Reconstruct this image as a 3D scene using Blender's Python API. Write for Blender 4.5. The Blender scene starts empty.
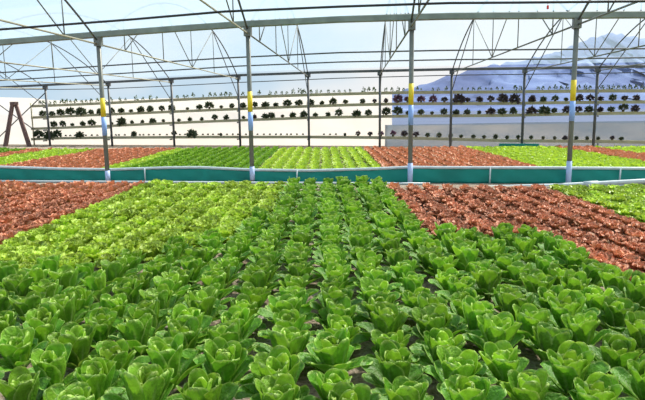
import bpy, math, random
import numpy as np
from mathutils import Vector, Matrix

# ------------------------------------------------------------------ camera
C = bpy.context.scene.collection
sc = bpy.context.scene
F = 576.0
H = 1.69
PITCH = math.atan(90.0 / F)
ROLL = 0.012
YAW = 0.003
_f = Vector((-math.sin(YAW) * math.cos(PITCH), math.cos(YAW) * math.cos(PITCH), -math.sin(PITCH)))
_r0 = Vector((math.cos(YAW), math.sin(YAW), 0))
_u0 = _r0.cross(_f)
_r = _r0 * math.cos(ROLL) - _u0 * math.sin(ROLL)
_u = _u0 * math.cos(ROLL) + _r0 * math.sin(ROLL)
EYE = Vector((0, 0, H))
cam_data = bpy.data.cameras.new('camera')
cam_data.sensor_width = 36.0
cam_data.lens = F * 36.0 / 645.0
cam_data.clip_start = 0.05
cam_data.clip_end = 3000
cam = bpy.data.objects.new('camera', cam_data)
C.objects.link(cam)
M4 = Matrix((_r, _u, -_f)).transposed().to_4x4()
M4.translation = EYE
cam.matrix_world = M4
sc.camera = cam

# ------------------------------------------------------------------ light
sc.view_settings.view_transform = 'Standard'
sc.view_settings.look = 'None'
sc.view_settings.gamma = 1
sc.view_settings.use_curve_mapping = False
sc.view_settings.exposure = 0.1

world = bpy.data.worlds.new('world')
sc.world = world
world.use_nodes = True
wn = world.node_tree
wn.nodes.clear()


def N(nt, t, **kw):
    n = nt.nodes.new(t)
    for k, v in kw.items():
        if k in n.inputs.keys():
            n.inputs[k].default_value = v
        else:
            setattr(n, k, v)
    return n


def ramp(nt, stops, fac=None, interp='LINEAR'):
    r = nt.nodes.new('ShaderNodeValToRGB')
    r.color_ramp.interpolation = interp
    e = r.color_ramp.elements
    while len(e) < len(stops):
        e.new(0.5)
    for i, (p, c) in enumerate(stops):
        e[i].position = p
        e[i].color = (c[0], c[1], c[2], 1)
    if fac is not None:
        nt.links.new(fac, r.inputs[0])
    return r


tc = N(wn, 'ShaderNodeTexCoord')
sep = N(wn, 'ShaderNodeSeparateXYZ')
wn.links.new(tc.outputs['Generated'], sep.inputs[0])
cl = N(wn, 'ShaderNodeTexNoise', Scale=2.6, Detail=5.0, Roughness=0.55)
mp = N(wn, 'ShaderNodeMapping')
mp.inputs['Scale'].default_value = (1, 1, 2.4)
wn.links.new(tc.outputs['Generated'], mp.inputs[0])
wn.links.new(mp.outputs[0], cl.inputs['Vector'])
ma = N(wn, 'ShaderNodeMath', operation='MULTIPLY_ADD')
wn.links.new(sep.outputs[0], ma.inputs[0])
ma.inputs[1].default_value = 0.75
wn.links.new(cl.outputs[0], ma.inputs[2])
rp = ramp(wn, [(0.06, (0.44, 0.66, 0.90)), (0.30, (0.62, 0.80, 0.95)), (0.50, (0.86, 0.93, 0.98)), (0.62, (1.0, 1.0, 1.0))], ma.outputs[0])
bg = N(wn, 'ShaderNodeBackground', Strength=0.86)
wn.links.new(rp.outputs[0], bg.inputs[0])
wo = N(wn, 'ShaderNodeOutputWorld')
wn.links.new(bg.outputs[0], wo.inputs[0])

sun_d = bpy.data.lights.new('sun', 'SUN')
sun_d.energy = 9.8
sun_d.angle = math.radians(5)
sun_d.color = (1.0, 0.95, 0.86)
sun = bpy.data.objects.new('sun', sun_d)
C.objects.link(sun)
sun.rotation_euler = Vector((0.5, 0.36, 0.75)).to_track_quat('Z', 'Y').to_euler()
sun.location = (0, 0, 20)


# ------------------------------------------------------------------ helpers
def ray(px, py):
    return (_f + _r * ((px - 322.5) / F) - _u * ((py - 200.0) / F))


def proj(p):
    d = Vector(p) - EYE
    z = d.dot(_f)
    return (322.5 + F * d.dot(_r) / z, 200 - F * d.dot(_u) / z, z)


class Plane:
    """A vertical plane through two points of the floor plan."""
    def __init__(s, a, b):
        s.a = Vector((a[0], a[1], 0))
        s.b = Vector((b[0], b[1], 0))
        s.d = (s.b - s.a).normalized()
        s.n = Vector((-s.d.y, s.d.x, 0))

    def at(s, px, py):
        r = ray(px, py)
        t = (s.a - EYE).dot(s.n) / r.dot(s.n)
        return EYE + r * t

    def moved(s, k):
        return Plane((s.a + s.n * k)[:2], (s.b + s.n * k)[:2])


def lerp(a, b, t):
    return a + (b - a) * t


NEAR = Plane(((108 - 324) / F * 14.1, 14.1), ((568 - 324) / F * 12.6, 12.6))
WALL = Plane(((32 - 324) / F * 31.0, 31.0), ((645 - 324) / F * 23.5, 23.5))


def between(t):
    return Plane(lerp(NEAR.a, WALL.a, t)[:2], lerp(NEAR.b, WALL.b, t)[:2])


FAR = WALL.moved(-0.35)


def mesh(name, V, Fc, mat=None, smooth=False):
    me = bpy.data.meshes.new(name)
    me.from_pydata([tuple(v) for v in V], [], Fc)
    if mat:
        me.materials.append(mat)
    if smooth:
        me.polygons.foreach_set('use_smooth', [True] * len(me.polygons))
    me.update()
    return me


def link(name, me, parent=None, loc=None):
    o = bpy.data.objects.new(name, me)
    C.objects.link(o)
    if loc is not None:
        o.location = loc
    if parent:
        o.parent = parent
    return o


def tag(o, label=None, cat=None, group=None, kind=None):
    if label:
        o['label'] = label
    if cat:
        o['category'] = cat
    if group:
        o['group'] = group
    if kind:
        o['kind'] = kind
    return o


class MB:
    def __init__(s):
        s.V = []
        s.F = []

    def tube(s, pts, r, n=8, square=False):
        pts = [Vector(p) for p in pts]
        rr = r if isinstance(r, (list, tuple)) else [r] * len(pts)
        base = len(s.V)
        prev = None
        for i, p in enumerate(pts):
            if i == 0:
                t = pts[1] - pts[0]
            elif i == len(pts) - 1:
                t = pts[-1] - pts[-2]
            else:
                t = (pts[i + 1] - pts[i - 1])
            t.normalize()
            up = Vector((0, 0, 1)) if abs(t.z) < 0.95 else Vector((0, 1, 0))
            x = t.cross(up).normalized()
            if prev is not None and abs(t.z) >= 0.0:
                x2 = prev - t * prev.dot(t)
                if x2.length > 1e-4:
                    x = x2.normalized()
            prev = x
            y = x.cross(t)
            for k in range(n):
                a = 2 * math.pi * (k + 0.5) / n
                s.V.append(p + (x * math.cos(a) + y * math.sin(a)) * rr[i])
        m = len(pts)
        for i in range(m - 1):
            for k in range(n):
                a = base + i * n + k
                b = base + i * n + (k + 1) % n
                s.F.append((a, b, b + n, a + n))
        s.F.append(tuple(base + k for k in range(n))[::-1])
        s.F.append(tuple(base + (m - 1) * n + k for k in range(n)))
        return s

    def sweep(s, pts, prof):
        """A level profile (across, up) swept along a path, closed."""
        pts = [Vector(p) for p in pts]
        base = len(s.V)
        n = len(prof)
        for i, p in enumerate(pts):
            t = pts[min(i + 1, len(pts) - 1)] - pts[max(i - 1, 0)]
            t.z = 0
            t.normalize()
            x = Vector((t.y, -t.x, 0))
            for (a, b) in prof:
                s.V.append(p + x * a + Vector((0, 0, b)))
        for i in range(len(pts) - 1):
            for k in range(n):
                a = base + i * n + k
                b = base + i * n + (k + 1) % n
                s.F.append((a, b, b + n, a + n))
        s.F.append(tuple(base + k for k in range(n))[::-1])
        s.F.append(tuple(base + (len(pts) - 1) * n + k for k in range(n)))
        return s

    def box(s, c, d, sx, sy, z0, z1):
        """Box centred at c in plan, x axis along plan direction d."""
        d = Vector((d[0], d[1], 0)).normalized()
        n = Vector((-d.y, d.x, 0))
        base = len(s.V)
        for z in (z0, z1):
            for a, b in ((-1, -1), (1, -1), (1, 1), (-1, 1)):
                q = Vector((c[0], c[1], 0)) + d * (a * sx / 2) + n * (b * sy / 2)
                s.V.append(Vector((q.x, q.y, z)))
        for f in ((3, 2, 1, 0), (4, 5, 6, 7), (0, 1, 5, 4), (1, 2, 6, 5), (2, 3, 7, 6), (3, 0, 4, 7)):
            s.F.append(tuple(base + i for i in f))
        return s

    def build(s, name, mat, parent=None, smooth=False):
        o = link(name, mesh(name, s.V, s.F, mat, smooth))
        if parent:
            o.parent = parent
            o.matrix_parent_inverse = parent.matrix_world.inverted() if not parent.data is None else Matrix.Translation(-parent.location)
        return o


def empty(name, loc):
    o = bpy.data.objects.new(name, None)
    C.objects.link(o)
    o.location = loc
    o.empty_display_size = 0.1
    return o


def srgb(r, g, b):
    f = lambda c: (c / 12.92) if c <= 0.04045 else ((c + 0.055) / 1.055) ** 2.4
    return (f(r / 255), f(g / 255), f(b / 255), 1)


# ------------------------------------------------------------------ materials
def simple_mat(name, col, rough=0.5, metal=0.0, var=0.12, scale=6.0, bump=0.0):
    m = bpy.data.materials.new(name)
    m.use_nodes = True
    nt = m.node_tree
    p = nt.nodes['Principled BSDF']
    p.inputs['Roughness'].default_value = rough
    p.inputs['Metallic'].default_value = metal
    t = N(nt, 'ShaderNodeTexCoord')
    no = N(nt, 'ShaderNodeTexNoise', Scale=scale, Detail=4.0)
    nt.links.new(t.outputs['Object'], no.inputs['Vector'])
    a = [c * (1 - var) for c in col[:3]]
    b = [min(1, c * (1 + var)) for c in col[:3]]
    r = ramp(nt, [(0.3, a), (0.7, b)], no.outputs[0])
    nt.links.new(r.outputs[0], p.inputs['Base Color'])
    if bump:
        bu = N(nt, 'ShaderNodeBump', Strength=bump, Distance=0.01)
        nt.links.new(no.outputs[0], bu.inputs['Height'])
        nt.links.new(bu.outputs[0], p.inputs['Normal'])
    return m


def leaf_mat(name, base, heart, rim, trans, tmix=0.35, rough=0.38, noise_sc=24.0, rib=(0.55, 0.68, 0.30), rim_lo=0.55, rnd=0.25, ribs=True):
    m = bpy.data.materials.new(name)
    m.use_nodes = True
    nt = m.node_tree
    nt.nodes.clear()
    at = N(nt, 'ShaderNodeAttribute', attribute_name='leaf')
    sp = N(nt, 'ShaderNodeSeparateColor')
    nt.links.new(at.outputs['Color'], sp.inputs[0])

    def mix(fac, a, b, mode='MIX'):
        x = N(nt, 'ShaderNodeMix', data_type='RGBA', blend_type=mode)
        for s, v in ((0, fac), (6, a), (7, b)):
            if hasattr(v, 'is_output'):
                nt.links.new(v, x.inputs[s])
            elif s == 0:
                x.inputs[0].default_value = v
            else:
                x.inputs[s].default_value = (*v[:3], 1)
        return x.outputs[2]

    def mrange(v, a, b, c=0.0, d=1.0):
        x = N(nt, 'ShaderNodeMapRange')
        nt.links.new(v, x.inputs[0])
        x.inputs[1].default_value = a
        x.inputs[2].default_value = b
        x.inputs[3].default_value = c
        x.inputs[4].default_value = d
        return x.outputs[0]

    c = mix(sp.outputs[0], base, heart)                    # inner leaves are paler
    rimf = N(nt, 'ShaderNodeMath', operation='MAXIMUM')
    nt.links.new(mrange(sp.outputs[1], rim_lo, 1.0), rimf.inputs[0])
    nt.links.new(mrange(sp.outputs[2], rim_lo + 0.1, 1.0), rimf.inputs[1])
    c = mix(rimf.outputs[0], c, rim)
    if ribs:
        mu = N(nt, 'ShaderNodeMath', operation='MULTIPLY')
        nt.links.new(mrange(sp.outputs[1], 0.02, 0.17, 1.0, 0.0), mu.inputs[0])
        nt.links.new(mrange(sp.outputs[2], 0.0, 0.85, 0.85, 0.0), mu.inputs[1])
        c = mix(mu.outputs[0], c, rib)
    t = N(nt, 'ShaderNodeTexCoord')
    no = N(nt, 'ShaderNodeTexNoise', Scale=noise_sc, Detail=3.0)
    nt.links.new(t.outputs['Object'], no.inputs['Vector'])
    v = mrange(no.outputs[0], 0.3, 0.7, 0.78, 1.22)
    oi = N(nt, 'ShaderNodeObjectInfo')
    v2 = mrange(oi.outputs['Random'], 0, 1, 1 - rnd, 1 + rnd)
    mm = N(nt, 'ShaderNodeMath', operation='MULTIPLY')
    nt.links.new(v, mm.inputs[0])
    nt.links.new(v2, mm.inputs[1])
    hs = N(nt, 'ShaderNodeHueSaturation')
    nt.links.new(mm.outputs[0], hs.inputs['Value'])
    nt.links.new(c, hs.inputs['Color'])
    col = hs.outputs[0]
    p = N(nt, 'ShaderNodeBsdfPrincipled', Roughness=rough)
    nt.links.new(col, p.inputs['Base Color'])
    p.inputs['Specular IOR Level'].default_value = 0.35
    bu = N(nt, 'ShaderNodeBump', Strength=0.7, Distance=0.012)
    no2 = N(nt, 'ShaderNodeTexNoise', Scale=noise_sc * 3, Detail=2.0)
    nt.links.new(t.outputs['Object'], no2.inputs['Vector'])
    nt.links.new(no2.outputs[0], bu.inputs['Height'])
    nt.links.new(bu.outputs[0], p.inputs['Normal'])
    tr = N(nt, 'ShaderNodeBsdfTranslucent')
    nt.links.new(mix(1.0, col, trans, 'MULTIPLY'), tr.inputs[0])
    ms = N(nt, 'ShaderNodeMixShader')
    ms.inputs[0].default_value = tmix
    nt.links.new(p.outputs[0], ms.inputs[1])
    nt.links.new(tr.outputs[0], ms.inputs[2])
    out = N(nt, 'ShaderNodeOutputMaterial')
    nt.links.new(ms.outputs[0], out.inputs[0])
    return m


def film_mat(name, col, clear, noise=0.0, scale=1.0, streak=None):
    """Greenhouse plastic: partly see-through, partly milky."""
    m = bpy.data.materials.new(name)
    m.use_nodes = True
    nt = m.node_tree
    nt.nodes.clear()
    tr = N(nt, 'ShaderNodeBsdfTransparent')
    df = N(nt, 'ShaderNodeBsdfDiffuse')
    tl = N(nt, 'ShaderNodeBsdfTranslucent')
    df.inputs[0].default_value = col
    tl.inputs[0].default_value = col
    a = N(nt, 'ShaderNodeMixShader')
    a.inputs[0].default_value = 0.5
    nt.links.new(df.outputs[0], a.inputs[1])
    nt.links.new(tl.outputs[0], a.inputs[2])
    b = N(nt, 'ShaderNodeMixShader')
    b.inputs[0].default_value = clear
    nt.links.new(a.outputs[0], b.inputs[1])
    nt.links.new(tr.outputs[0], b.inputs[2])
    if noise:
        t = N(nt, 'ShaderNodeTexCoord')
        mp_ = N(nt, 'ShaderNodeMapping')
        if streak:
            mp_.inputs['Rotation'].default_value = (0, streak, 0)
            mp_.inputs['Scale'].default_value = (0.35, 0.35, 1.6)
        nt.links.new(t.outputs['Object'], mp_.inputs[0])
        no = N(nt, 'ShaderNodeTexNoise', Scale=scale, Detail=5.0)
        nt.links.new(mp_.outputs[0], no.inputs['Vector'])
        r = N(nt, 'ShaderNodeMapRange')
        nt.links.new(no.outputs[0], r.inputs[0])
        r.inputs[1].default_value = 0.35
        r.inputs[2].default_value = 0.72
        r.inputs[3].default_value = clear + noise
        r.inputs[4].default_value = clear - noise
        nt.links.new(r.outputs[0], b.inputs[0])
    out = N(nt, 'ShaderNodeOutputMaterial')
    nt.links.new(b.outputs[0], out.inputs[0])
    return m


MAT = {}
MAT['romaine'] = leaf_mat('romaine_leaf', srgb(92, 150, 42), srgb(160, 200, 60), srgb(176, 206, 112), (1.0, 1.0, 0.5), rim_lo=0.82, rough=0.42)  # pale leaf margin, with edge glints painted into the rim colour
MAT['heart'] = leaf_mat('romaine_heart', srgb(128, 178, 52), srgb(160, 200, 70), srgb(186, 212, 116), (1.0, 1.0, 0.5), rim_lo=0.82, rough=0.42)  # rim colour of the heart also carries painted edge glints
MAT['pale'] = leaf_mat('pale_lettuce_leaf', srgb(152, 192, 56), srgb(188, 216, 84), srgb(186, 214, 90), (1.0, 1.0, 0.5), ribs=False, rim_lo=0.4)
MAT['red'] = leaf_mat('red_lettuce_leaf', srgb(140, 128, 66), srgb(168, 150, 80), srgb(218, 146, 116), (1.0, 0.9, 0.8), ribs=False, rim_lo=0.3, tmix=0.2, rough=0.5)
MAT['steel'] = simple_mat('galvanised_steel', srgb(112, 116, 110), 0.5, 0.2, 0.15)
MAT['beam'] = simple_mat('weathered_steel', srgb(122, 134, 126), 0.6, 0.1, 0.2, 3.0)
MAT['dark_steel'] = simple_mat('dark_steel', srgb(84, 88, 92), 0.55, 0.2, 0.15)
MAT['black'] = simple_mat('black_plastic', srgb(32, 33, 36), 0.5, 0, 0.1)
MAT['cream_bar'] = simple_mat('bare_steel_bar', srgb(165, 162, 142), 0.5, 0.2, 0.15)
MAT['yellow'] = simple_mat('yellow_sleeve', srgb(226, 202, 40), 0.5, 0, 0.08)
MAT['blue'] = simple_mat('blue_sleeve', srgb(140, 176, 236), 0.5, 0, 0.08)
MAT['lilac'] = simple_mat('pale_blue_sleeve', srgb(168, 188, 226), 0.5, 0, 0.08)
MAT['white_pipe'] = simple_mat('white_pipe', srgb(188, 200, 204), 0.45, 0, 0.12)
MAT['wood'] = simple_mat('brown_timber', srgb(104, 82, 78), 0.75, 0, 0.3, 9)
MAT['gutter'] = simple_mat('gutter_plastic', srgb(160, 156, 128), 0.7, 0, 0.12, 3)
MAT['pot'] = simple_mat('dark_pot', srgb(88, 84, 70), 0.6, 0, 0.2)
MAT['teal'] = simple_mat('teal_sheet', srgb(0, 130, 120), 0.7, 0, 0.16, 2.0)
MAT['twine'] = simple_mat('wire', srgb(120, 124, 126), 0.5, 0.3, 0.1)
MAT['red_tag'] = simple_mat('red_tag', srgb(214, 60, 50), 0.6)


def plant_mat(name, a, b):
    m = simple_mat(name, a, 0.55)
    nt = m.node_tree
    r = [n for n in nt.nodes if n.type == 'VALTORGB'][0]
    r.color_ramp.elements[0].color = a
    r.color_ramp.elements[1].color = b
    return m


MAT['bush'] = plant_mat('bush_leaf', srgb(56, 68, 52), srgb(88, 104, 76))
MAT['purple'] = plant_mat('purple_leaf', srgb(92, 64, 88), srgb(128, 90, 118))
MAT['plum'] = plant_mat('plum_leaf', srgb(62, 56, 64), srgb(92, 82, 90))
MAT['sprig'] = plant_mat('sprig_leaf', srgb(50, 70, 40), srgb(92, 116, 60))

# soil
m = bpy.data.materials.new('soil')
m.use_nodes = True
nt = m.node_tree
p = nt.nodes['Principled BSDF']
p.inputs['Roughness'].default_value = 0.95
t = N(nt, 'ShaderNodeTexCoord')
n1 = N(nt, 'ShaderNodeTexNoise', Scale=3.0, Detail=8.0, Roughness=0.65)
n2 = N(nt, 'ShaderNodeTexVoronoi', Scale=28.0)
nt.links.new(t.outputs['Object'], n1.inputs['Vector'])
nt.links.new(t.outputs['Object'], n2.inputs['Vector'])
r1 = ramp(nt, [(0.3, srgb(120, 102, 86)), (0.5, srgb(164, 146, 126)), (0.62, srgb(182, 174, 158)), (0.75, srgb(150, 156, 136))], n1.outputs[0])
mx = N(nt, 'ShaderNodeMix', data_type='RGBA', blend_type='MULTIPLY')
mx.inputs[0].default_value = 0.5
nt.links.new(r1.outputs[0], mx.inputs[6])
nt.links.new(n2.outputs['Distance'], mx.inputs[7])
nt.links.new(mx.outputs[2], p.inputs['Base Color'])
bu = N(nt, 'ShaderNodeBump', Strength=0.8, Distance=0.03)
nt.links.new(n2.outputs['Distance'], bu.inputs['Height'])
nt.links.new(bu.outputs[0], p.inputs['Normal'])
MAT['soil'] = m

# mountain: blue of distance haze painted into the base colour, with pale streaks
m = bpy.data.materials.new('mountain_haze_blue')
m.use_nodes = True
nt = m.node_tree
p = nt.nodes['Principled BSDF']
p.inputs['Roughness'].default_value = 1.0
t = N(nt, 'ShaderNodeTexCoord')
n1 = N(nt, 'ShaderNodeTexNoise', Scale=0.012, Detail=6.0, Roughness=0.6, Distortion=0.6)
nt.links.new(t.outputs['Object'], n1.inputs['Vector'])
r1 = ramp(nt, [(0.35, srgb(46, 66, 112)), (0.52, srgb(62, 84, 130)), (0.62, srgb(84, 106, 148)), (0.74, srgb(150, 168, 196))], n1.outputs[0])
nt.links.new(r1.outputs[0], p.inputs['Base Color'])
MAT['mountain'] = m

# ------------------------------------------------------------------ setting: ground, walls, roof, mountain
g = MB()
g.V = [(-60, -8, 0), (60, -8, 0), (60, 60, 0), (-60, 60, 0)]
g.F = [(0, 1, 2, 3)]
tag(g.build('ground', MAT['soil']), kind='structure')

# outside land beyond the wall
g = MB()
g.V = [(-1200, 60, -0.4), (1200, 60, -0.4), (1200, 1500, -0.4), (-1200, 1500, -0.4)]
g.F = [(0, 1, 2, 3)]
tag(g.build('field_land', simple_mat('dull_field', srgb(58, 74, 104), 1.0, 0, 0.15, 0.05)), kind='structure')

# mountain beyond the right of the wall, its ridge climbing to the right
rng = random.Random(7)
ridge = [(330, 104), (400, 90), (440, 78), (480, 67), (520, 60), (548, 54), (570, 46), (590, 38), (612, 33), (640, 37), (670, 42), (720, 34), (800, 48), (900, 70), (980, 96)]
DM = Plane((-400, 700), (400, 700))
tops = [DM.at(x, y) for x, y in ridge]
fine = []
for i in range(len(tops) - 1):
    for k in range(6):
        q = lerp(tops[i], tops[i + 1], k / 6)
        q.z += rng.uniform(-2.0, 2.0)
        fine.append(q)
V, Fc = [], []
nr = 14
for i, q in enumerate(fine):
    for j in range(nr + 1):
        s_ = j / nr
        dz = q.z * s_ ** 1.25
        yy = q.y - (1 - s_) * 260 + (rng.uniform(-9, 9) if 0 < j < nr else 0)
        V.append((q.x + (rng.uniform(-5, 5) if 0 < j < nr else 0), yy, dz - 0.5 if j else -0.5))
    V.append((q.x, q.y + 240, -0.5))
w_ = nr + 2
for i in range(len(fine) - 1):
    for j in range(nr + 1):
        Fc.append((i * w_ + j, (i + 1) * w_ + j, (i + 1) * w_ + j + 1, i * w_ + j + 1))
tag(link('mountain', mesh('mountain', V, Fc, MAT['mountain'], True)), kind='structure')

# structure planes: (far post pixel x, y of its top), (near beam pixel x, y of the tie)
far_px = [45, 108, 171, 238, 308, 380, 452, 525, 598]
near_px = [-350, -200, -50, 98, 248, 411, 577, 742, 908]


def interp(tab, x):
    xs = [a for a, _ in tab]
    ys = [b for _, b in tab]
    if x <= xs[0]:
        return ys[0] + (ys[1] - ys[0]) / (xs[1] - xs[0]) * (x - xs[0])
    if x >= xs[-1]:
        return ys[-1] + (ys[-1] - ys[-2]) / (xs[-1] - xs[-2]) * (x - xs[-1])
    return float(np.interp(x, xs, ys))


beam_y = [(0, 42.5), (60, 37.5), (120, 33), (180, 28.5), (240, 24.5), (340, 19.4), (450, 16.3), (515, 15.8), (645, 14.8)]
far_y = [(0, 87.3), (60, 84.3), (120, 81.6), (240, 75.2), (330, 72), (450, 69.3), (550, 68), (645, 66.3)]
BAYS = []
for fx, nx in zip(far_px, near_px):
    a = NEAR.at(nx, interp(beam_y, nx) + (9.5 if nx < 700 else 10))
    b = FAR.at(fx, interp(far_y, fx) + 3.5)
    BAYS.append((a, b))
RISE = 1.9

roof_mat = film_mat('clear_roof_film', (0.42, 0.55, 0.68, 1), 0.62)


def arch_h(s):
    return RISE * max(0.0, 1 - abs(2 * s - 1) ** 2.1)


def roof(points, name, mat):
    V, Fc = [], []
    n = 28
    for a, b in points:
        for k in range(n + 1):
            s = (1 - math.cos(math.pi * k / n)) / 2
            q = lerp(a, b, s)
            V.append((q.x, q.y, q.z + arch_h(s) + 0.30))
    for i in range(len(points) - 1):
        for k in range(n):
            c = i * (n + 1) + k
            Fc.append((c, c + n + 1, c + n + 2, c + 1))
    return tag(link(name, mesh(name, V, Fc, mat, True)), kind='structure')


ext = list(BAYS)
d0 = [ext[0][k] - ext[1][k] for k in (0, 1)]
d1 = [ext[-1][k] - ext[-2][k] for k in (0, 1)]
ext = [tuple(ext[0][k] + d0[k] * 0.5 for k in (0, 1))] + ext + [tuple(ext[-1][k] + d1[k] * 2 for k in (0, 1))]
roof(ext, 'ceiling', roof_mat)
front = []
for a, b in ext:
    d = (b - a)
    front.append((a, a - d * 1.0))
roof(front, 'ceiling_front', film_mat('milky_roof_film', (0.50, 0.65, 0.79, 1), 0.5))

# back wall: milky film to the left and middle, clear film to the right, a lower skirt
WB = WALL.moved(0.75)


def wall_sheet(name, pts_lo, pts_hi, mat, plane=WB, ripple=0.02, nz=8, sub=10):
    V, Fc = [], []
    xs = []
    for i in range(len(pts_lo) - 1):
        for k in range(sub):
            xs.append(lerp(pts_lo[i][0], pts_lo[i + 1][0], k / sub))
    xs.append(pts_lo[-1][0])
    rg = random.Random(3)
    for x in xs:
        lo = plane.at(x, interp(pts_lo, x))
        hi = plane.at(x, interp(pts_hi, x))
        ph = rg.uniform(-1, 1)
        for j in range(nz + 1):
            q = lerp(lo, hi, j / nz)
            q = q + plane.n * (ripple * (ph + 0.6 * math.sin(j * 1.3 + x * 0.11)))
            if j == 0:
                q.z = 0.0
            V.append(tuple(q))
    for i in range(len(xs) - 1):
        for j in range(nz):
            c = i * (nz + 1) + j
            Fc.append((c, c + nz + 1, c + nz + 2, c + 1))
    return tag(link(name, mesh(name, V, Fc, mat, True)), kind='structure')


milky = film_mat('milky_film', srgb(232, 229, 224), 0.12, 0.10, 0.5, 0.5)
greyish = film_mat('grey_milky_film', srgb(206, 212, 222), 0.42, 0.2, 0.5, 0.7)
clear = film_mat('clear_film', srgb(176, 190, 216), 0.94, 0.05, 0.55, 0.8)
skirt = film_mat('skirt_film', srgb(104, 118, 134), 0.16, 0.12, 0.9, 0.5)
wall_sheet('wall_back', [(-60, 149), (32, 146), (215, 145), (320, 145.5), (392, 146)],
           [(-60, 96), (32, 98), (60, 101), (215, 97), (320, 93), (392, 91)], milky)
wall_sheet('wall_back_clear', [(392, 146), (520, 147), (645, 148), (720, 149)],
           [(392, 66), (520, 64), (645, 62), (720, 60)], clear)
wall_sheet('wall_back_skirt', [(385, 146), (520, 147), (645, 148), (720, 149)],
           [(385, 125), (520, 122.5), (645, 121), (720, 120)], skirt, plane=WALL.moved(0.55))

# ------------------------------------------------------------------ steel frame
def poly(plane, tab, extra=()):
    return [plane.at(x, y) for x, y in tab]


xt = lambda tab: [(-120, interp(tab, -120))] + tab + [(760, interp(tab, 760))]
NB = 0.068
prof = [(NB * .8, -NB), (NB, -NB * .8), (NB, NB * .8), (NB * .8, NB), (-NB * .8, NB), (-NB, NB * .8), (-NB, -NB * .8), (-NB * .8, -NB)]
b = MB().sweep(poly(NEAR, xt(beam_y)), prof).build('gutter_beam', MAT['beam'])
tag(b, 'thick grey green steel beam across the top of the near posts', 'beam')
pr = [(x * .85, y * .8) for x, y in prof]
b = MB().sweep(poly(FAR, xt(far_y)), pr).build('gutter_beam', MAT['dark_steel'])
tag(b, 'dark steel beam along the tops of the far posts by the back wall', 'beam')
cable = [(0, 29.5), (65, 24.5), (130, 19.6), (225, 11.5), (340, 6.6), (450, 3.0), (515, 2.6), (645, 1.2)]
b = MB().tube(poly(NEAR.moved(-3.0), xt(cable)), 0.021).build('pipe', MAT['black'], smooth=True)
tag(b, 'black pipe running overhead nearest the viewer, above the thick beam', 'pipe')
l1 = [(0, 72.7), (120, 64.8), (225, 58), (340, 52.6), (440, 50.4), (550, 49.4), (645, 48.6)]
b = MB().tube(poly(between(4.8 / 12.9), xt(l1)), 0.024).build('purlin', MAT['dark_steel'], smooth=True)
tag(b, 'upper of two thin dark purlins between the near and far beams', 'purlin', 'thin purlins under the roof')
l2 = [(0, 80.5), (120, 73.5), (240, 66), (340, 62), (450, 59.6), (550, 59), (645, 57.6)]
b = MB().tube(poly(between(8 / 12.9), xt(l2)), 0.026).build('purlin', MAT['dark_steel'], smooth=True)
tag(b, 'lower of two thin dark purlins between the near and far beams', 'purlin', 'thin purlins under the roof')
l3 = [(0, 89.2), (60, 89.4), (110, 88.6), (165, 86.2), (240, 82.4), (340, 78.2), (450, 75.2), (550, 74), (645, 72.5)]
b = MB().tube(poly(FAR.moved(-0.12), xt(l3)), 0.02).build('wire_cable', MAT['dark_steel'], smooth=True)
tag(b, 'thin sagging cable just below the far beam by the back wall', 'cable')

# near posts: pixel of top and base, bands as pixel heights
ORD = ['zero', 'first', 'second', 'third', 'fourth', 'fifth', 'sixth', 'seventh', 'eighth', 'ninth', 'tenth', 'eleventh', 'twelfth', 'thirteenth',
       'fourteenth', 'fifteenth', 'sixteenth', 'seventeenth', 'eighteenth', 'nineteenth', 'twentieth']
TENS = {2: 'twenty', 3: 'thirty', 4: 'forty', 5: 'fifty', 6: 'sixty', 7: 'seventy', 8: 'eighty', 9: 'ninety'}


def ordw(n):
    if n <= 20:
        return ORD[n]
    t_, u_ = divmod(n, 10)
    return TENS[t_] + ('-' + ORD[u_] if u_ else '')


def ordw_fix(n):
    if n > 20 and n % 10 == 0:
        return TENS[n // 10][:-1] + 'ieth'
    return ordw(n)


posts = [
    (98, 38, 108, 182, (98, 117), (117, 135.5), (170.5, 181.5), 'grey post with yellow and blue bands, leftmost of the four near posts'),
    (248, 25, 252, 181, (91.5, 112), (112, 130.5), (166.5, 180), 'grey post with yellow and blue bands, second from left of the near posts'),
    (412, 15, 410, 184, (83.5, 105), (105, 125), (163, 183), 'grey post with yellow and blue bands, third from left of the near posts'),
    (577, 15, 568.5, 184.5, (80, 101), (101, 121), (161, 184), 'grey post with yellow and blue bands, rightmost of the four near posts'),
]
for tx, ty, bx, by, yb, bb, pb, lab in posts:
    base = NEAR.at(bx, by)
    top = NEAR.at(tx, interp(beam_y, tx))
    x_, y_ = (base.x + top.x) / 2, (base.y + top.y) / 2
    root = empty('steel_post', (x_, y_, 0))
    tag(root, lab, 'post', 'banded posts at the teal channel')
    zt = top.z - NB

    def z_at(py):
        lo, hi = 0.0, 6.0
        for _ in range(40):
            mid = (lo + hi) / 2
            if proj((x_, y_, mid))[1] > py:
                lo = mid
            else:
                hi = mid
        return lo
    r = 0.052
    MB().tube([(x_, y_, 0), (x_, y_, zt)], r, 12).build('shaft', MAT['steel'], root, True)
    for nm, band, mt in (('yellow_band', yb, 'yellow'), ('blue_band', bb, 'blue'), ('base_sleeve', pb, 'lilac')):
        z1, z0 = z_at(band[0]), max(0.005, z_at(band[1]))
        MB().tube([(x_, y_, z0), (x_, y_, z1)], r + 0.006, 12).build(nm, MAT[mt], root, True)
    MB().box((x_, y_), NEAR.d, 0.16, 0.15, zt - 0.2, zt).build('bracket', MAT['steel'], root)

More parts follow.
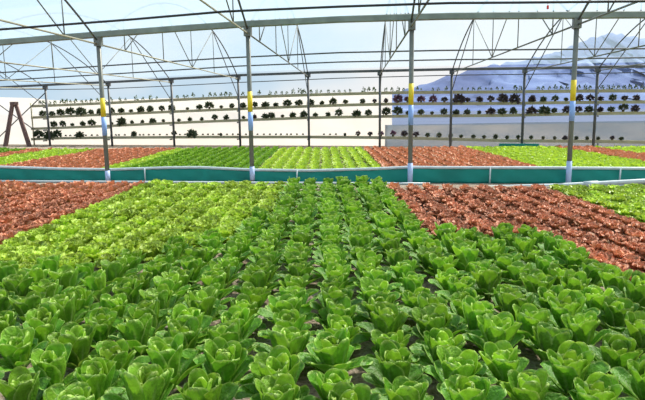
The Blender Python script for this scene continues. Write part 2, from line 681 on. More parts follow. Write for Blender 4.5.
# far posts
fl = ['leftmost dark post at the back wall, right of the brown timber frame', ]
for i, fx in enumerate(far_px):
    tp = FAR.at(fx, interp(far_y, fx))
    if i == 0:
        lab = 'slim dark post by back wall, leftmost, beside the brown timber frame'
    elif i == len(far_px) - 1:
        lab = 'slim dark post by back wall, last one at the right'
    else:
        lab = 'slim dark post by back wall, %s from the left' % ordw_fix(i + 1)
    root = empty('wall_post', (tp.x, tp.y, 0))
    tag(root, lab, 'post', 'slim posts along the back wall')
    MB().tube([(tp.x, tp.y, 0), (tp.x, tp.y, tp.z - 0.055)], 0.055, 8).build('shaft', MAT['dark_steel'], root, True)
    MB().box((tp.x, tp.y), FAR.d, 0.2, 0.17, tp.z - 0.2, tp.z - 0.052).build('bracket', MAT['dark_steel'], root)


# trusses: tie, arch rib, verticals, diagonals
def truss(a, b, lab, group, tie_mat, strut=None, clip=None):
    root = empty('roof_truss', (a + b) / 2)
    tag(root, lab, 'truss', group)
    L = (b - a).length
    d = (b - a)
    s_of = lambda m_: m_ / 12.9
    MB().tube([a, b], 0.021, 6).build('tie_bar', MAT[tie_mat], root, True)
    pts = []
    for k in range(33):
        s = k / 32
        q = a + d * s
        pts.append(q + Vector((0, 0, arch_h(s) + 0.06)))
    MB().tube(pts, 0.024, 6).build('arch_rib', MAT['dark_steel'], root, True)
    def top(s):
        return a + d * s + Vector((0, 0, arch_h(s) + 0.06))
    def bot(s):
        return a + d * s
    for mm_ in (1.4, 4.0, 6.6, 9.2):
        s = s_of(mm_)
        MB().tube([bot(s), top(s)], 0.014, 6).build('web_vertical', MAT['steel'], root, True)
    for m1, m2 in ((1.4, 4.0), (6.6, 4.0), (6.6, 9.2)):
        MB().tube([bot(s_of(m1)), top(s_of(m2))], 0.014, 6).build('web_diagonal', MAT['steel'], root, True)
    if strut is not None:
        MB().tube([strut, top(s_of(9.2))], 0.018, 6).build('knee_brace', MAT['dark_steel'], root, True)
    return root


rear_lab = {}
for i, (a, b2) in enumerate(BAYS):
    fx = far_px[i]
    st = FAR.at(fx, interp(far_y, fx) + 21)
    if i == 0:
        who = 'leftmost slim wall post'
    elif i == len(BAYS) - 1:
        who = 'rightmost slim wall post'
    else:
        who = '%s slim wall post from the left' % ordw_fix(i + 1)
    truss(a, b2, 'arched steel roof truss ending on the ' + who, 'roof trusses of the rear bay',
          'cream_bar' if i < 4 else 'steel', st)
front_names = {3: 'leftmost banded post', 4: 'second banded post from the left', 5: 'third banded post from the left', 6: 'rightmost banded post'}
for i in front_names:
    a, b2 = BAYS[i]
    truss(a, a - (b2 - a), 'overhead steel truss running toward the viewer from the ' + front_names[i], 'roof trusses over the front beds',
          'cream_bar' if i < 5 else 'steel')

# small red tag hung from the black pipe
q = NEAR.moved(-3.0).at(548, 2.3)
tg = MB().tube([q, q - Vector((0, 0, 0.06))], 0.004, 6)
tg.box((q.x, q.y), (1, 0), 0.035, 0.008, q.z - 0.11, q.z - 0.05)
tag(tg.build('tag', MAT['red_tag']), 'small red tag hanging from the black overhead pipe', 'tag')

# ------------------------------------------------------------------ timber A-frame and braces at the left of the wall
AF = WALL.moved(-0.9)
ap = AF.at(14, 103)
root = empty('timber_frame', (ap.x, ap.y, 0))
tag(root, 'brown timber frame of two leaning legs at the left of the wall', 'frame')
for bx, sh in ((5.5, -0.1), (29.5, 0.1)):
    q = AF.at(bx, 147)
    q.z = 0
    for off in (-0.07, 0.07):
        o_ = AF.d * off
        MB().tube([q + o_, ap + o_ * 0.6 + AF.d * (sh * 0.3) + AF.n * sh * 0.6], 0.068, 4).build('leg', MAT['wood'], root)
MB().box((ap.x, ap.y), AF.d, 0.34, 0.22, ap.z - 0.1, ap.z + 0.06).build('cap', MAT['wood'], root)
for p0, p1, lab in (((-6, 101), (33, 129), 'thin wire brace sloping down right behind the brown timber frame'),
                    ((-6, 142), (46, 92), 'thin steel brace sloping up right behind timber frame to the post')):
    o = MB().tube([FAR.moved(0.08).at(*p0), FAR.moved(0.08).at(*p1)], 0.03, 6).build('brace', MAT['dark_steel'], smooth=True)
    tag(o, lab, 'brace')

# ------------------------------------------------------------------ hanging gutters with plants
sh_tabs = [
    [(32, 106), (60, 105), (105, 103), (160, 100.4), (210, 98), (260, 96.4), (305, 94.8), (350, 93.6), (405, 92.3), (450, 92), (505, 91.6), (610, 90.6), (645, 90.6)],
    [(32, 117.4), (105, 114.4), (160, 112), (210, 109.9), (260, 107.9), (305, 106.2), (350, 104.7), (405, 103.5), (505, 103.2), (555, 102.5), (610, 101.9), (645, 101.7)],
    [(32, 128.6), (105, 125.9), (160, 123.3), (210, 121.2), (260, 119.3), (305, 117.6), (350, 116.7), (405, 115.9), (505, 115.2), (555, 114), (610, 113.1), (645, 112.7)],
    [(32, 139), (60, 138), (105, 137.4), (210, 136.8), (310, 136.8), (350, 137), (405, 137.7), (450, 138.8), (505, 140.4), (610, 141.2), (645, 142)],
]
shn = ['top', 'second', 'third', 'bottom']
for i, tab in enumerate(sh_tabs):
    g_ = MB()
    tb = tab + [(720, interp(tab, 720))]
    pts = [WALL.at(x, y) for x, y in tb]
    root = empty('gutter', pts[0])
    tag(root, 'long pale plant gutter along the back wall, ' + (shn[i] + (' of four' if i in (0, 3) else ' from the top')), 'gutter', 'plant gutters along the back wall')
    a_ = 0.075
    g_.sweep(pts, [(a_, -a_), (a_, a_ * .7), (a_ * .6, a_ * .7), (a_ * .6, a_ * .4), (-a_ * .6, a_ * .4), (-a_ * .6, a_ * .7), (-a_, a_ * .7), (-a_, -a_)])
    g_.build('trough', MAT['gutter'], root)
    for fx in far_px:
        if fx < 40:
            continue
        q = FAR.at(fx, interp(tab, fx))
        k_ = WALL.at(fx, interp(tab, fx))
        mid = (q + k_) / 2
        MB().box((mid.x, mid.y), FAR.n, (k_ - q).length - 0.15, 0.03, k_.z - 0.14, k_.z - 0.08).build('hanger', MAT['dark_steel'], root)
u0 = WALL.at(32, 105)
u1 = WALL.at(32.5, 140)
o = MB().tube([Vector((u0.x, u0.y - .12, 0)), Vector((u0.x, u0.y - .12, u0.z + 0.1))], 0.035, 6).build('upright', MAT['gutter'], smooth=True)
tag(o, 'pale upright closing the left ends of the plant gutters', 'upright')


def leaf_ball(seed, n, lw, ll, flat=1.0, droop=0.0):
    """A bush of leaves of unit radius about (0,0,0.9)."""
    rg = random.Random(seed)
    V, Fc = [], []
    for i in range(n):
        th = rg.uniform(0, 2 * math.pi)
        cz = rg.uniform(-0.55, 1)
        sz = math.sqrt(1 - cz * cz)
        dirv = Vector((sz * math.cos(th), sz * math.sin(th), cz * flat))
        r0 = rg.uniform(0.15, 0.55)
        p0 = dirv * r0
        dd = (dirv + Vector((rg.uniform(-.4, .4), rg.uniform(-.4, .4), rg.uniform(-.2, .5) - droop))).normalized()
        side = dd.cross(Vector((rg.uniform(-1, 1), rg.uniform(-1, 1), rg.uniform(-1, 1)))).normalized()
        L_ = ll * rg.uniform(0.7, 1.2)
        w = lw * rg.uniform(0.7, 1.2)
        c = len(V)
        nn = dd.cross(side) * (0.12 * L_)
        V += [p0, p0 + dd * L_ * .5 + side * w - nn, p0 + dd * L_, p0 + dd * L_ * .5 - side * w - nn, p0 + dd * L_ * .5]
        Fc += [(c, c + 1, c + 4), (c + 1, c + 2, c + 4), (c + 2, c + 3, c + 4), (c + 3, c, c + 4)]
    return V, Fc


def lathe(prof_, n=10):
    V, Fc = [], []
    for r, z in prof_:
        for k in range(n):
            a = 2 * math.pi * k / n
            V.append((r * math.cos(a), r * math.sin(a), z))
    for i in range(len(prof_) - 1):
        for k in range(n):
            a = i * n + k
            b = i * n + (k + 1) % n
            Fc.append((a, b, b + n, a + n))
    Fc.append(tuple(range(n))[::-1])
    return V, Fc


pot_me = mesh('pot', *lathe([(0.045, 0.0), (0.06, 0.10), (0.066, 0.10), (0.066, 0.115), (0.055, 0.115), (0.05, 0.10)], 10), MAT['pot'], True)
bush_me = {}
for kind, mt in (('bush', 'bush'), ('purple', 'purple'), ('plum', 'plum')):
    bush_me[kind] = [mesh('foliage_' + kind, *leaf_ball(s, 150, 0.17, 0.62), MAT[mt]) for s in range(4)]
sprig_me = []
for s in range(4):
    V, Fc = leaf_ball(40 + s, 26, 0.26, 0.7, 1.2)
    sprig_me.append(mesh('foliage_sprig', V, Fc, MAT['sprig']))

# plants read off the photograph: (pixel x, pixel y of middle, half width in pixels, kind)
B, P, D_ = 'bush', 'purple', 'plum'
rows = {
    1: [(43, 114, 3.5, B), (52.5, 114, 3, B), (61, 113, 4, B), (71, 112, 5, B), (81, 112.5, 5.5, B), (91, 112.5, 3, B), (100, 112.5, 3.4, B),
        (112, 111, 3, B), (121.5, 111, 3.6, B), (131, 111, 2.2, B), (141, 110.5, 3.8, B), (150.5, 109.5, 3.6, B), (162, 108.5, 3.2, B), (172, 108.5, 3.6, B), (187.5, 109, 1.8, B),
        (199.5, 107.5, 3.4, B), (209.5, 106, 4.6, B), (221.5, 107, 2, B), (232, 106, 2.8, B), (243, 106, 3.6, B), (255, 105, 3, B), (265.5, 106, 4.4, B), (276, 105, 2.8, B),
        (287.5, 103.5, 4.8, B), (299, 103.5, 4.2, B), (310.5, 103, 4.2, B), (322, 103.5, 2.4, B), (333, 102, 4, B), (345.5, 102, 2.8, B), (362.5, 101.5, 2.8, B),
        (374.5, 101, 2.4, D_), (386, 101, 2.4, D_), (398, 99.5, 4.8, P), (407.5, 99.5, 3.6, P), (421, 99.5, 4.4, P), (433, 99.5, 4.2, P), (444.5, 99.8, 3.4, D_),
        (458.5, 100.5, 6.6, D_), (467.5, 100, 3, D_), (479.5, 100, 3.6, D_), (490.5, 99, 3.8, D_), (502.5, 99.5, 5.6, D_), (514.5, 100, 5.8, D_), (532, 100, 4, D_),
        (543, 100, 3.6, B), (555, 98.5, 3.6, B), (566, 99.5, 2.4, B), (579.5, 98.5, 4, D_), (590, 98, 4.2, D_), (600.5, 98.8, 3.2, D_), (612.5, 98, 3.8, B), (624.5, 98.2, 3.2, D_), (636, 98.2, 3.4, D_)],
    2: [(54, 124.5, 3.4, B), (63, 124, 3.2, B), (72.5, 124.8, 2, B), (83, 124, 2.8, B), (92, 123, 4, B), (112, 123.5, 1.6, B), (122, 123, 5, B), (132, 122.5, 2, B), (142.5, 122, 2, B), (153, 121.5, 3.4, B),
        (163.5, 121.5, 1.8, B), (179, 120.5, 2, B), (190, 119.5, 2.4, B), (202, 119.2, 2, B), (215, 117.5, 3.2, B), (226.5, 118, 3, B), (243.5, 118, 2, B), (254.5, 117.5, 2.6, D_), (265, 117, 3.6, B), (271, 116, 4, B),
        (282.5, 116.5, 2, B), (293, 115.8, 3.4, B), (304, 115, 4, B), (315.5, 115, 2.8, B), (328, 114.8, 2.6, B), (338.8, 113, 4, B), (356.8, 115.5, 4.6, B), (368.5, 113.2, 3.8, B), (386, 112, 4.6, B), (397.5, 111.5, 5.4, B), (408, 113.2, 2.6, B),
        (421, 112.5, 3.6, B), (432, 113, 2, B), (444, 112, 4, B), (456, 113, 3.6, B), (467, 112.4, 3.6, B), (479, 112.6, 2.2, B), (490.5, 112, 5, D_), (502, 112, 4.8, B), (513, 111.5, 3.8, B), (531.5, 111.5, 5.6, D_), (543.8, 112.6, 6.4, B), (554, 110.8, 3, B),
        (567, 110.2, 4.6, D_), (577.5, 109.5, 4.2, D_), (588.6, 109.8, 4.4, B), (600, 110, 3.2, D_), (611, 109.6, 3.6, B), (623, 107.8, 4.8, B), (635, 109, 4.2, D_)],
    3: [(39, 135, 5.4, B), (50, 136.5, 6, B), (57.5, 134.5, 4.4, B), (80, 136, 4.4, B), (134, 134.5, 3, B), (174.5, 133.5, 3, B), (192, 135, 5.6, B), (221, 134.5, 1.6, B), (345, 134.5, 1.6, B),
        (358, 133.5, 2.6, D_), (370, 133.8, 2.6, D_), (381, 133.6, 2.8, P), (393, 133.4, 3.2, P), (404.5, 134, 3.4, D_), (416, 134.2, 3.2, D_), (427.5, 135, 2.4, B), (439, 135.2, 2.8, B), (450.5, 135.6, 2.4, B), (461, 136.4, 2.2, B),
        (473.5, 136.8, 2.4, B), (484, 136.8, 2.2, B), (495.5, 136.8, 2.6, B), (507, 137.2, 2.2, B), (518, 137, 2.2, B), (531, 137.4, 2, B), (543, 137.6, 1.8, B), (554.5, 138, 1.8, B), (565, 138.2, 2.8, D_), (576, 138.2, 2.2, B), (587, 138.2, 1.9, B), (598, 138.4, 2, B), (612, 137.8, 2.2, D_), (621, 138.6, 2.4, B)],
}
topx = [(40, 2), (44, 2), (50, 1.6), (55, 2), (62, 2.4), (66.5, 2.2), (71, 1.8), (76, 2.2), (82, 1.8), (86.5, 1.6), (91.5, 2), (97.5, 2),
        (111, 2.2), (120, 2), (125.5, 1.5), (136.5, 2.4), (143, 1.6), (151, 2.4), (157, 1.5), (171, 1.7), (177.5, 1.9), (184, 1.7), (187.5, 1.5), (193.5, 2.4), (203, 1.3), (210, 2.2), (215, 2), (221, 2), (226, 2.4), (230.5, 2.2), (243, 2),
        (259, 2.4), (270, 2), (276, 1.8), (282, 1.6), (287, 1.6), (293.5, 2.6), (300, 3), (304.5, 2.2), (311, 2), (317, 2), (321, 1.5), (328.5, 1.8), (334, 1.4), (339, 1.8), (345, 1.4), (350, 1.6),
        (363.5, 2.4), (368.5, 2.4), (374, 2.4), (386, 2), (392, 2), (398, 2.2), (403.5, 1.8), (417, 2.2), (421, 1.4), (432.5, 1.6), (438.5, 1.8), (446, 2.2), (462, 1.4), (468, 1.4), (473.5, 1.8), (479.5, 2.4), (486, 1.4), (491, 1.4), (497, 1.8), (502, 1.6),
        (515, 2.6), (520, 2.4), (538, 2.2), (543, 2), (549.5, 1.7), (555.5, 2.6), (561.5, 2.2), (567, 2.2), (578.5, 2.4), (585, 2.6), (590, 2), (596.5, 2.2), (602, 2.4), (608, 2.4), (613, 2.4), (618, 2.4), (624, 2.4), (630, 2.6), (636, 2.4), (642, 2.4)]
prng = random.Random(5)
look = {B: 'dark green bushy plant', P: 'purple leaved plant', D_: 'dark plum bushy plant'}


def wall_plant(px, py, hw, kind, tab, name, label, cat, group, me, zscale=1.0, pot=True):
    z_px = interp(tab, px)
    base = WALL.at(px, z_px)
    mid = WALL.at(px, py)
    dist = (base - EYE).dot(_f)
    rad = hw * dist / F
    z0 = base.z + 0.03
    root = empty(name, (base.x, base.y, z0))
    root.rotation_euler.z = prng.uniform(0, 6.28)
    tag(root, label, cat, group)
    if pot:
        link('pot', pot_me, root)
    f = link('foliage', me, root)
    hgt = mid.z - z0
    f.location = (0, 0, max(0.08, hgt))
    f.scale = (rad * 1.08, rad * 1.08, rad * zscale * 1.12)
    return root


for ri, lst in rows.items():
    lst.sort()
    where = {1: 'second gutter from the top', 2: 'third gutter from the top', 3: 'bottom gutter'}[ri]
    for j, (px, py, hw, kind) in enumerate(lst):
        lab = '%s, %s from left in the %s' % (('large ' if hw > 4.9 else 'small ' if hw < 2.3 else '') + look[kind], ordw_fix(j + 1), where)
        wall_plant(px, py, hw, kind, sh_tabs[ri], 'bushy_plant', lab, 'plant', 'bushy plants on the wall gutters', prng.choice(bush_me[kind]), prng.uniform(0.8, 1.1))
for j, (px, s) in enumerate(topx):
    py = interp(sh_tabs[0], px) - s * 0.95 - 0.6
    wall_plant(px, py, s * 0.9, 'sprig', sh_tabs[0], 'seedling', 'small green seedling, %s from the left in the top gutter' % ordw_fix(j + 1), 'seedling',
               'seedlings in the top gutter', prng.choice(sprig_me), 1.35, pot=False)
# small seedlings in the bottom gutter
lowx = [66, 70.5, 75, 86, 92, 97.5, 111.5, 116, 119, 125, 140, 143.5, 149, 154, 160, 167, 180, 185, 203, 208, 213, 218.5, 227, 233, 238, 246, 257.5, 264, 270, 276, 281, 287, 291, 297, 303, 309, 324, 330, 336]
for j, px in enumerate(lowx):
    wall_plant(px, interp(sh_tabs[3], px) - 1.3, 1.1, 'sprig', sh_tabs[3], 'seedling', 'tiny dark seedling, %s from the left in the bottom gutter' % ordw_fix(j + 1), 'seedling',
               'seedlings in the bottom gutter', prng.choice(bush_me[B]), 1.0, pot=False)

# ------------------------------------------------------------------ teal channel
CH = NEAR.moved(0.17)
ttop = [(0, 167.6), (60, 169.6), (110, 170.3), (145, 169.2), (170, 168.4), (200, 168.2), (250, 170.6), (310, 171.4), (375, 169.6), (410, 168), (440, 168.4), (540, 168.6), (645, 169.4)]
ttop = [(-120, 166)] + ttop + [(760, 170)]
sh = MB()
n = 0
xs = np.linspace(-120, 760, 160)
zs = 6
rg = random.Random(11)
for x in xs:
    tpt = CH.at(x, interp(ttop, x))
    wv = rg.uniform(-1, 1)
    for j in range(zs + 1):
        q = Vector((tpt.x, tpt.y, tpt.z * j / zs)) + CH.n * (0.012 * wv * math.sin(math.pi * j / zs) + 0.01 * math.sin(x * 0.21 + j))
        sh.V.append(q)
for i in range(len(xs) - 1):
    for j in range(zs):
        c = i * (zs + 1) + j
        sh.F.append((c, c + zs + 1, c + zs + 2, c + 1))
root = empty('channel_screen', CH.at(322, 170) * 1.0)
root.location.z = 0
tag(root, 'low teal plastic sheet hung on a pale pipe across the greenhouse', 'screen')
o = sh.build('teal_sheet', MAT['teal'], root, True)
sm = o.modifiers.new('thickness', 'SOLIDIFY')
sm.thickness = 0.004
MB().tube([CH.at(x, y) + Vector((0, 0, 0.02)) for x, y in ttop], 0.034, 8).build('top_pipe', MAT['white_pipe'], root, True)
for px in (145, 297, 490, 620):
    q = CH.moved(-0.06).at(px, 176)
    tz = CH.at(px, interp(ttop, px)).z
    MB().tube([(q.x, q.y, 0), (q.x, q.y, tz + 0.03)], 0.017, 6).build('stake', MAT['white_pipe'], root, True)

LP = NEAR.moved(-0.22)
low = [(-40, 181.6), (108, 183), (210, 182), (282, 182.4), (400, 185.5), (430, 186)]
pts = [LP.at(x, y) for x, y in low]
for q in pts:
    q.z = 0.03
o = MB().tube(pts, 0.03, 8).build('water_pipe', MAT['white_pipe'], smooth=True)
tag(o, 'thin pale pipe lying on the ground before the teal sheet', 'pipe', 'pale water pipes')
big = [(432, 187.4), (500, 186.4), (549, 185.6), (588, 184), (645, 181), (760, 175)]
root = empty('water_pipe', LP.at(540, 186))
tag(root, 'thicker pale pipe rising to the right in front of teal sheet', 'pipe', 'pale water pipes')
MB().tube([LP.at(x, y) for x, y in big], [0.022, 0.03, 0.042, 0.05, 0.052, 0.052], 10).build('tube', MAT['white_pipe'], root, True)
q = LP.at(590, 184)
MB().tube([q - NEAR.d * 0.13 + Vector((0, 0, -.006)), q + NEAR.d * 0.16 + Vector((0, 0, .008))], 0.066, 10).build('coupling', MAT['white_pipe'], root, True)
MB().tube([q, Vector((q.x, q.y, 0))], 0.04, 8).build('support', MAT['white_pipe'], root, True)
q2 = LP.at(600, 187)
q3 = LP.at(637, 186.2)
o = MB().tube([q2, q3], 0.05, 10).build('pipe_stub', MAT['white_pipe'], smooth=True)
tag(o, 'short pale pipe end under the thicker pipe at the right', 'pipe')

# teal edging at the foot of the right back wall
e = WALL.moved(-0.5)
o = MB().box(((e.at(500, 146).x + e.at(538, 146).x) / 2, (e.at(500, 146).y + e.at(538, 146).y) / 2), e.d, 1.6, 0.03, 0.0, 0.2).build('edging_strip', MAT['teal'])
tag(o, 'short teal edging strip at the foot of the back wall', 'edging')


# ------------------------------------------------------------------ lettuces
def add_leaf(V, Fc, A, rg, az, L_, W, a0, a1, cup, nu, nv, heart, r0=0.012, z0=0.0, ruffle=0.0, rfreq=3.0, wob=0.03, wbase=0.22, tipfold=0.0, curl=1.3):
    base = len(V)
    ca, sa = math.cos(az), math.sin(az)
    r, z = r0, z0
    ts = [math.sin(math.pi / 2 * (i / nu)) ** 1.0 if True else i / nu for i in range(nu + 1)]
    pt = 0.0
    ph = rg.uniform(0, 6.28)
    tw = rg.uniform(-0.25, 0.25)
    for i, t_ in enumerate(ts):
        a = a0 + (a1 - a0) * t_ ** curl
        dt = (t_ - pt) * L_
        pt = t_
        r += math.sin(a) * dt
        z += math.cos(a) * dt
        tp = t_ ** 1.4
        w = W * max(0.0, 1 - abs(2 * tp - 1) ** 2.5) ** 0.42
        w = max(w, W * wbase * (1 - t_) + 0.003)
        if ruffle and i == nu:
            w = max(w, W * 0.45)
        ni, nz = -math.cos(a), math.sin(a)      # toward the axis / up
        for j in range(nv + 1):
            v = 2 * j / nv - 1
            lat = v * w * (1 - 0.25 * cup * v * v)
            inn = cup * v * v * w * (0.95 - 0.75 * t_ ** 4)
            if wob:
                inn += wob * W * (math.sin(ph + 9 * t_ + 3.1 * v) + 0.7 * math.sin(ph * 2 + 17 * t_ - 6.5 * abs(v))) * t_ + rg.uniform(-1, 1) * wob * 0.6 * W * t_
            if ruffle:
                edge = max(abs(v), t_ ** 2)
                inn += ruffle * edge ** 1.5 * math.sin(ph + rfreq * 6.28 * (v * 0.5 * (0.6 + t_) + 0.35 * t_)) * t_ ** 0.5
                inn += rg.uniform(-1, 1) * ruffle * 0.45 * edge
                lat += rg.uniform(-1, 1) * ruffle * 0.3 * edge
            lat2 = lat + tw * (r - r0)
            rr = r + ni * inn
            zz = z + nz * inn
            V.append((rr * ca - lat2 * sa, rr * sa + lat2 * ca, max(zz, 0.002)))
            A.append((heart, abs(v), t_))
    for i in range(nu):
        for j in range(nv):
            c = base + i * (nv + 1) + j
            Fc.append((c, c + nv + 1, c + nv + 2, c + 1))


def finish(name, V, Fc, A, mat):
    me = mesh(name, V, Fc, mat, True)
    at = me.color_attributes.new('leaf', 'FLOAT_COLOR', 'POINT')
    at.data.foreach_set('color', np.array([(a, b_, c_, 1.0) for a, b_, c_ in A], dtype=np.float32).ravel())
    return me


R_ = math.radians


def romaine(seed, nu=10, nv=8):
    rg = random.Random(seed)
    V, Fc, A = [], [], []
    k0 = rg.uniform(0, 6.28)
    for i in range(6):                                  # spreading outer leaves
        add_leaf(V, Fc, A, rg, k0 + i * 1.047 + rg.uniform(-.3, .3), rg.uniform(.19, .235), rg.uniform(.062, .076), R_(rg.uniform(40, 56)), R_(rg.uniform(50, 92)), 0.4, nu, nv, rg.uniform(0, .1), 0.02, 0.014, curl=1.4, wob=0.06)
    for i in range(7):                                  # broad upright leaves forming a cup
        add_leaf(V, Fc, A, rg, k0 + i * 0.9 + rg.uniform(-.2, .2), rg.uniform(.215, .26), rg.uniform(.066, .082), R_(rg.uniform(22, 34)), R_(rg.uniform(0, 34)), 0.6, nu, nv, rg.uniform(.05, .5), 0.018, 0.016, curl=1.5, wob=0.06)
    outer = (V, Fc, A)
    V, Fc, A = [], [], []
    for i in range(5):
        add_leaf(V, Fc, A, rg, k0 + .5 + i * 1.256 + rg.uniform(-.25, .25), rg.uniform(.19, .235), rg.uniform(.055, .068), R_(rg.uniform(14, 22)), R_(rg.uniform(-14, 12)), 0.75, nu, nv, rg.uniform(.1, .6), 0.014, 0.016, curl=1.3, wob=0.08)
    for i in range(4):
        add_leaf(V, Fc, A, rg, k0 + i * 1.57 + rg.uniform(-.2, .2), rg.uniform(.14, .18), rg.uniform(.036, .046), R_(8), R_(rg.uniform(-38, -15)), 0.9, 5, 4, rg.uniform(.7, 1), 0.008, 0.016, wob=0.08)
    return outer, (V, Fc, A)


def frilly(seed, nu=5, nv=8, n1=9, n2=9, n3=7, tall=1.0):
    rg = random.Random(seed)
    V, Fc, A = [], [], []
    k0 = rg.uniform(0, 6.28)
    for n_, L0, L1, a0, a1, W, h in ((n1, .13, .16, 48, 74, .062, 0.0), (n2, .14, .17, 24, 42, .06, .25), (n3, .13, .155, 4, 14, .05, .6)):
        for i in range(n_):
            add_leaf(V, Fc, A, rg, k0 + i * 6.283 / n_ + rg.uniform(-.3, .3), rg.uniform(L0, L1) * tall, W * rg.uniform(.85, 1.15), R_(a0 + rg.uniform(-8, 8)), R_(a1 + rg.uniform(-10, 12)), 0.25, nu, nv, min(1, h + rg.uniform(0, .25)), 0.012, 0.008, ruffle=0.016, rfreq=2.6, wob=0)
        k0 += 0.4
    return V, Fc, A


rom_o, rom_h = [], []
for s in range(8):
    o_, h_ = romaine(100 + s)
    rom_o.append(finish('romaine_leaves', *o_, MAT['romaine']))
    rom_h.append(finish('romaine_heart', *h_, MAT['heart']))
pale_me = [finish('pale_leaves', *frilly(200 + s), MAT['pale']) for s in range(7)]
red_me = [finish('red_leaves', *frilly(300 + s), MAT['red']) for s in range(7)]

SP = 0.345        # between rows
rg = random.Random(21)


def bed_end(x):
    return 12.2 - (0.17 if x > 0 else 0.13) * x


heads = {'romaine': [], 'pale': [], 'red': []}     # (x, y, row key)
X0 = 0.07         # row 0, the middle row at the bottom of the picture
LEFT_CURVE = [(-4.6, 4.9), (-3.4, 5.3), (-2.3, 5.9), (-1.6, 6.6), (-1.15, 7.4), (-0.85, 9.0), (-0.6, 13)]


def in_view(x, y, z=0.15, m=14):
    px, py, d = proj((x, y, z))
    return d > 0.5 and -m < px < 645 + m and -20 < py < 400 + m * 1.6


for k in range(-34, 35):
    x = X0 + k * SP
    kinds = []
    if -2 <= k <= 3:
        seg = [('romaine', 2.0, 99)]
    elif k > 3:
        if k <= 7:
            seg = [('romaine', 2.0, 7.05), ('red', 7.05, 99)]
        elif k <= 12:
            seg = [('red', 2.0, 99)]
        else:
            seg = [('pale', 2.0, 99)]
    else:
        if k >= -11:
            yb_ = interp(LEFT_CURVE, x)
            seg = [('romaine', 2.0, yb_), ('pale', yb_, 99)]
        else:
            seg = [('romaine', 2.0, 4.7), ('red', 4.7, 99)]
    for kind, ya, yb_ in seg:
        yb_ = min(yb_, bed_end(x))
        step = {'romaine': 0.34, 'pale': 0.25, 'red': 0.22}[kind]
        y = ya + (rg.uniform(0.0, 0.3) if ya < 2.5 else step * 0.5)
        while y < yb_ - step * 0.3:
            if in_view(x, y, m=14 if y > 20 else 150):
                heads[kind].append((x + rg.uniform(-.03, .03), y + rg.uniform(-.05, .05), k))
            y += step * (rg.uniform(0.93, 1.07))

# far beds: (kind, x from, x to)
far_beds = [('romaine', -24, -13.0), ('red', -13.0, -11.7), ('pale', -11.7, -9.6), ('red', -9.6, -6.3), ('pale', -6.3, -5.6), ('romaine', -5.6, -1.75),
            ('pale', -1.75, 1.5), ('red', 1.5, 5.9), ('pale', 5.9, 9.1), ('red', 9.1, 10.5), ('pale', 10.5, 16)]
far_heads = {'romaine': [], 'pale': [], 'red': []}
for k in range(-72, 52):
    x = X0 + k * SP
    kind = [b_[0] for b_ in far_beds if b_[1] <= x < b_[2]]
    if not kind:
        continue
    y0 = 13.35 - 0.135 * x + 0.5
    yw = 26.9 - 0.26 * x
    y1 = min(24.2 - 0.1 * x, yw - 1.2)
    step = 0.30 if kind[0] == 'romaine' else 0.25
    y = y0 + rg.uniform(0, .1)
    while y < y1:
        if in_view(x, y, m=70):
            kd = kind[0]
            if kd == 'pale' and 0.2 < x < 1.5 and y < y0 + 0.8:
                kd = 'red'
            far_heads[kd].append((x + rg.uniform(-.03, .03), y + rg.uniform(-.05, .05)))
        y += step * rg.uniform(.95, 1.05)

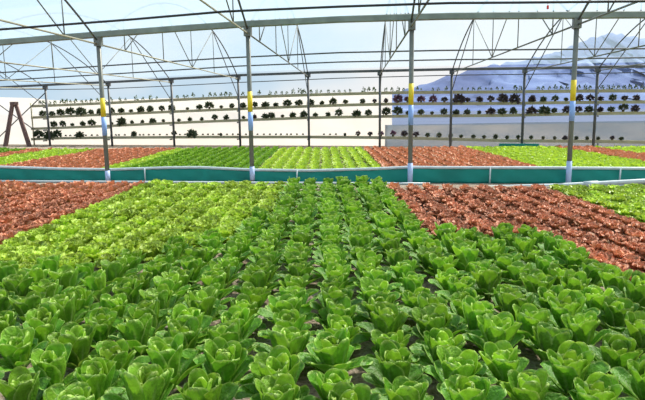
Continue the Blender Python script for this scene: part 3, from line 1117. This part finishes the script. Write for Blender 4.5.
LIMIT = 300
for kind in heads:
    heads[kind].sort(key=lambda h: proj((h[0], h[1], 0.15))[2])
    seen = [h for h in heads[kind] if in_view(h[0], h[1])]
    ind = seen[:LIMIT]
    rest = seen[LIMIT:] + [h for h in heads[kind] if not in_view(h[0], h[1])]
    byrow = {}
    for h in ind:
        byrow.setdefault(h[2], []).append(h)
    for k, lst in byrow.items():
        lst.sort(key=lambda h: h[1])
        n_ = len(lst)
        for j, (x, y, _) in enumerate(lst):
            if kind == 'romaine':
                if -2 <= k <= 3:
                    row = '%s of the six long rows from the left' % ordw_fix(k + 3)
                    if k == -2:
                        row = 'leftmost of the six long rows'
                    if k == 3:
                        row = 'rightmost of the six long rows'
                elif k > 3:
                    row = '%s short row right of the long rows' % ordw_fix(k - 3)
                else:
                    row = '%s short row left of the long rows' % ordw_fix(-2 - k)
                lab = 'romaine lettuce, %s from the front, %s' % (ordw_fix(j + 1), row)
                i_ = rg.randrange(len(rom_o))
                o = link('romaine_lettuce', rom_o[i_], None, (x, y, 0))
                tag(o, lab, 'lettuce', 'romaine lettuces of the front bed')
                link('heart', rom_h[i_], o)
                sc_ = rg.uniform(.97, 1.2)
                if k < -2:
                    sc_ *= 0.97
            else:
                if kind == 'pale':
                    row = '%s row left of the long romaine rows' % ordw_fix(-2 - k) if k < 0 else '%s row right of the red ones' % ordw_fix(k - 12)
                    nm, ad = 'frilly_green_lettuce', 'yellow green frilly lettuce'
                else:
                    row = '%s row right of the long romaine rows' % ordw_fix(k - 3) if k > 0 else '%s red row left of the green ones' % ordw_fix(-11 - k)
                    nm, ad = 'frilly_red_lettuce', 'red brown frilly lettuce'
                lab = '%s, %s from the front, %s' % (ad, ordw_fix(j + 1), row)
                i_ = rg.randrange(7)
                o = link(nm, (pale_me if kind == 'pale' else red_me)[i_], None, (x, y, 0))
                tag(o, lab, 'lettuce', {'pale': 'frilly green lettuces of the front bed', 'red': 'frilly red lettuces of the front bed'}[kind])
                sc_ = rg.uniform(1.2, 1.42) if kind == 'pale' else rg.uniform(1.0, 1.2)
            o.rotation_euler = (rg.uniform(-.14, .14), rg.uniform(-.14, .14), rg.uniform(0, 6.28))
            o.scale = (sc_, sc_, sc_ * (rg.uniform(1.0, 1.2) if kind == 'romaine' else rg.uniform(.92, 1.08)))
    # the rest of the kind as one object
    lods = []
    for s in range(5):
        if kind == 'romaine':
            rr_ = random.Random(500 + s)
            V, Fc, A = [], [], []
            for i in range(6):
                add_leaf(V, Fc, A, rr_, i * 1.05 + rr_.uniform(-.3, .3), rr_.uniform(.18, .22), .066, R_(25), R_(rr_.uniform(50, 80)), .4, 3, 2, 0.05)
            for i in range(6):
                add_leaf(V, Fc, A, rr_, .5 + i * 1.05, rr_.uniform(.2, .25), .06, R_(8), R_(rr_.uniform(10, 35)), .5, 3, 2, 0.4)
        else:
            V, Fc, A = frilly(600 + s, 2, 4, 5, 6, 4)
        lods.append((np.array(V), np.array(Fc), np.array(A)))
    AV, AF_, AA = [], [], []
    off = 0
    for (x, y) in [(h[0], h[1]) for h in rest] + far_heads[kind]:
        v, f, a = lods[rg.randrange(5)]
        th = rg.uniform(0, 6.28)
        s_ = rg.uniform(.9, 1.15) if kind == 'romaine' else rg.uniform(1.02, 1.3)
        c_, n_ = math.cos(th) * s_, math.sin(th) * s_
        w = np.stack([v[:, 0] * c_ - v[:, 1] * n_ + x, v[:, 0] * n_ + v[:, 1] * c_ + y, v[:, 2] * s_], 1)
        AV.append(w)
        AF_.append(f + off)
        AA.append(a)
        off += len(v)
    AV = np.concatenate(AV)
    AF_ = np.concatenate(AF_)
    AA = np.concatenate(AA)
    me = bpy.data.meshes.new('far_lettuces')
    me.vertices.add(len(AV))
    me.vertices.foreach_set('co', AV.astype(np.float32).ravel())
    me.loops.add(AF_.size)
    me.loops.foreach_set('vertex_index', AF_.astype(np.int32).ravel())
    me.polygons.add(len(AF_))
    me.polygons.foreach_set('loop_start', np.arange(0, AF_.size, 4, dtype=np.int32))
    me.polygons.foreach_set('loop_total', np.full(len(AF_), 4, dtype=np.int32))
    me.update(calc_edges=True)
    me.polygons.foreach_set('use_smooth', np.ones(len(AF_), dtype=bool))
    at = me.color_attributes.new('leaf', 'FLOAT_COLOR', 'POINT')
    at.data.foreach_set('color', np.concatenate([AA, np.ones((len(AA), 1))], 1).astype(np.float32).ravel())
    me.materials.append(MAT[kind])
    nm, lab = {'romaine': ('romaine_lettuces', 'distant romaine lettuces growing beyond the teal sheet'),
               'pale': ('frilly_green_lettuces', 'distant yellow green frilly lettuces of far rows and beds behind the teal sheet'),
               'red': ('frilly_red_lettuces', 'distant red brown frilly lettuces of far rows and beds behind the teal sheet')}[kind]
    o = link(nm, me)
    tag(o, lab, 'lettuces', kind='stuff')
    print(kind, 'individual', len(ind), 'rest', len(rest), 'far', len(far_heads[kind]), 'verts', len(AV))
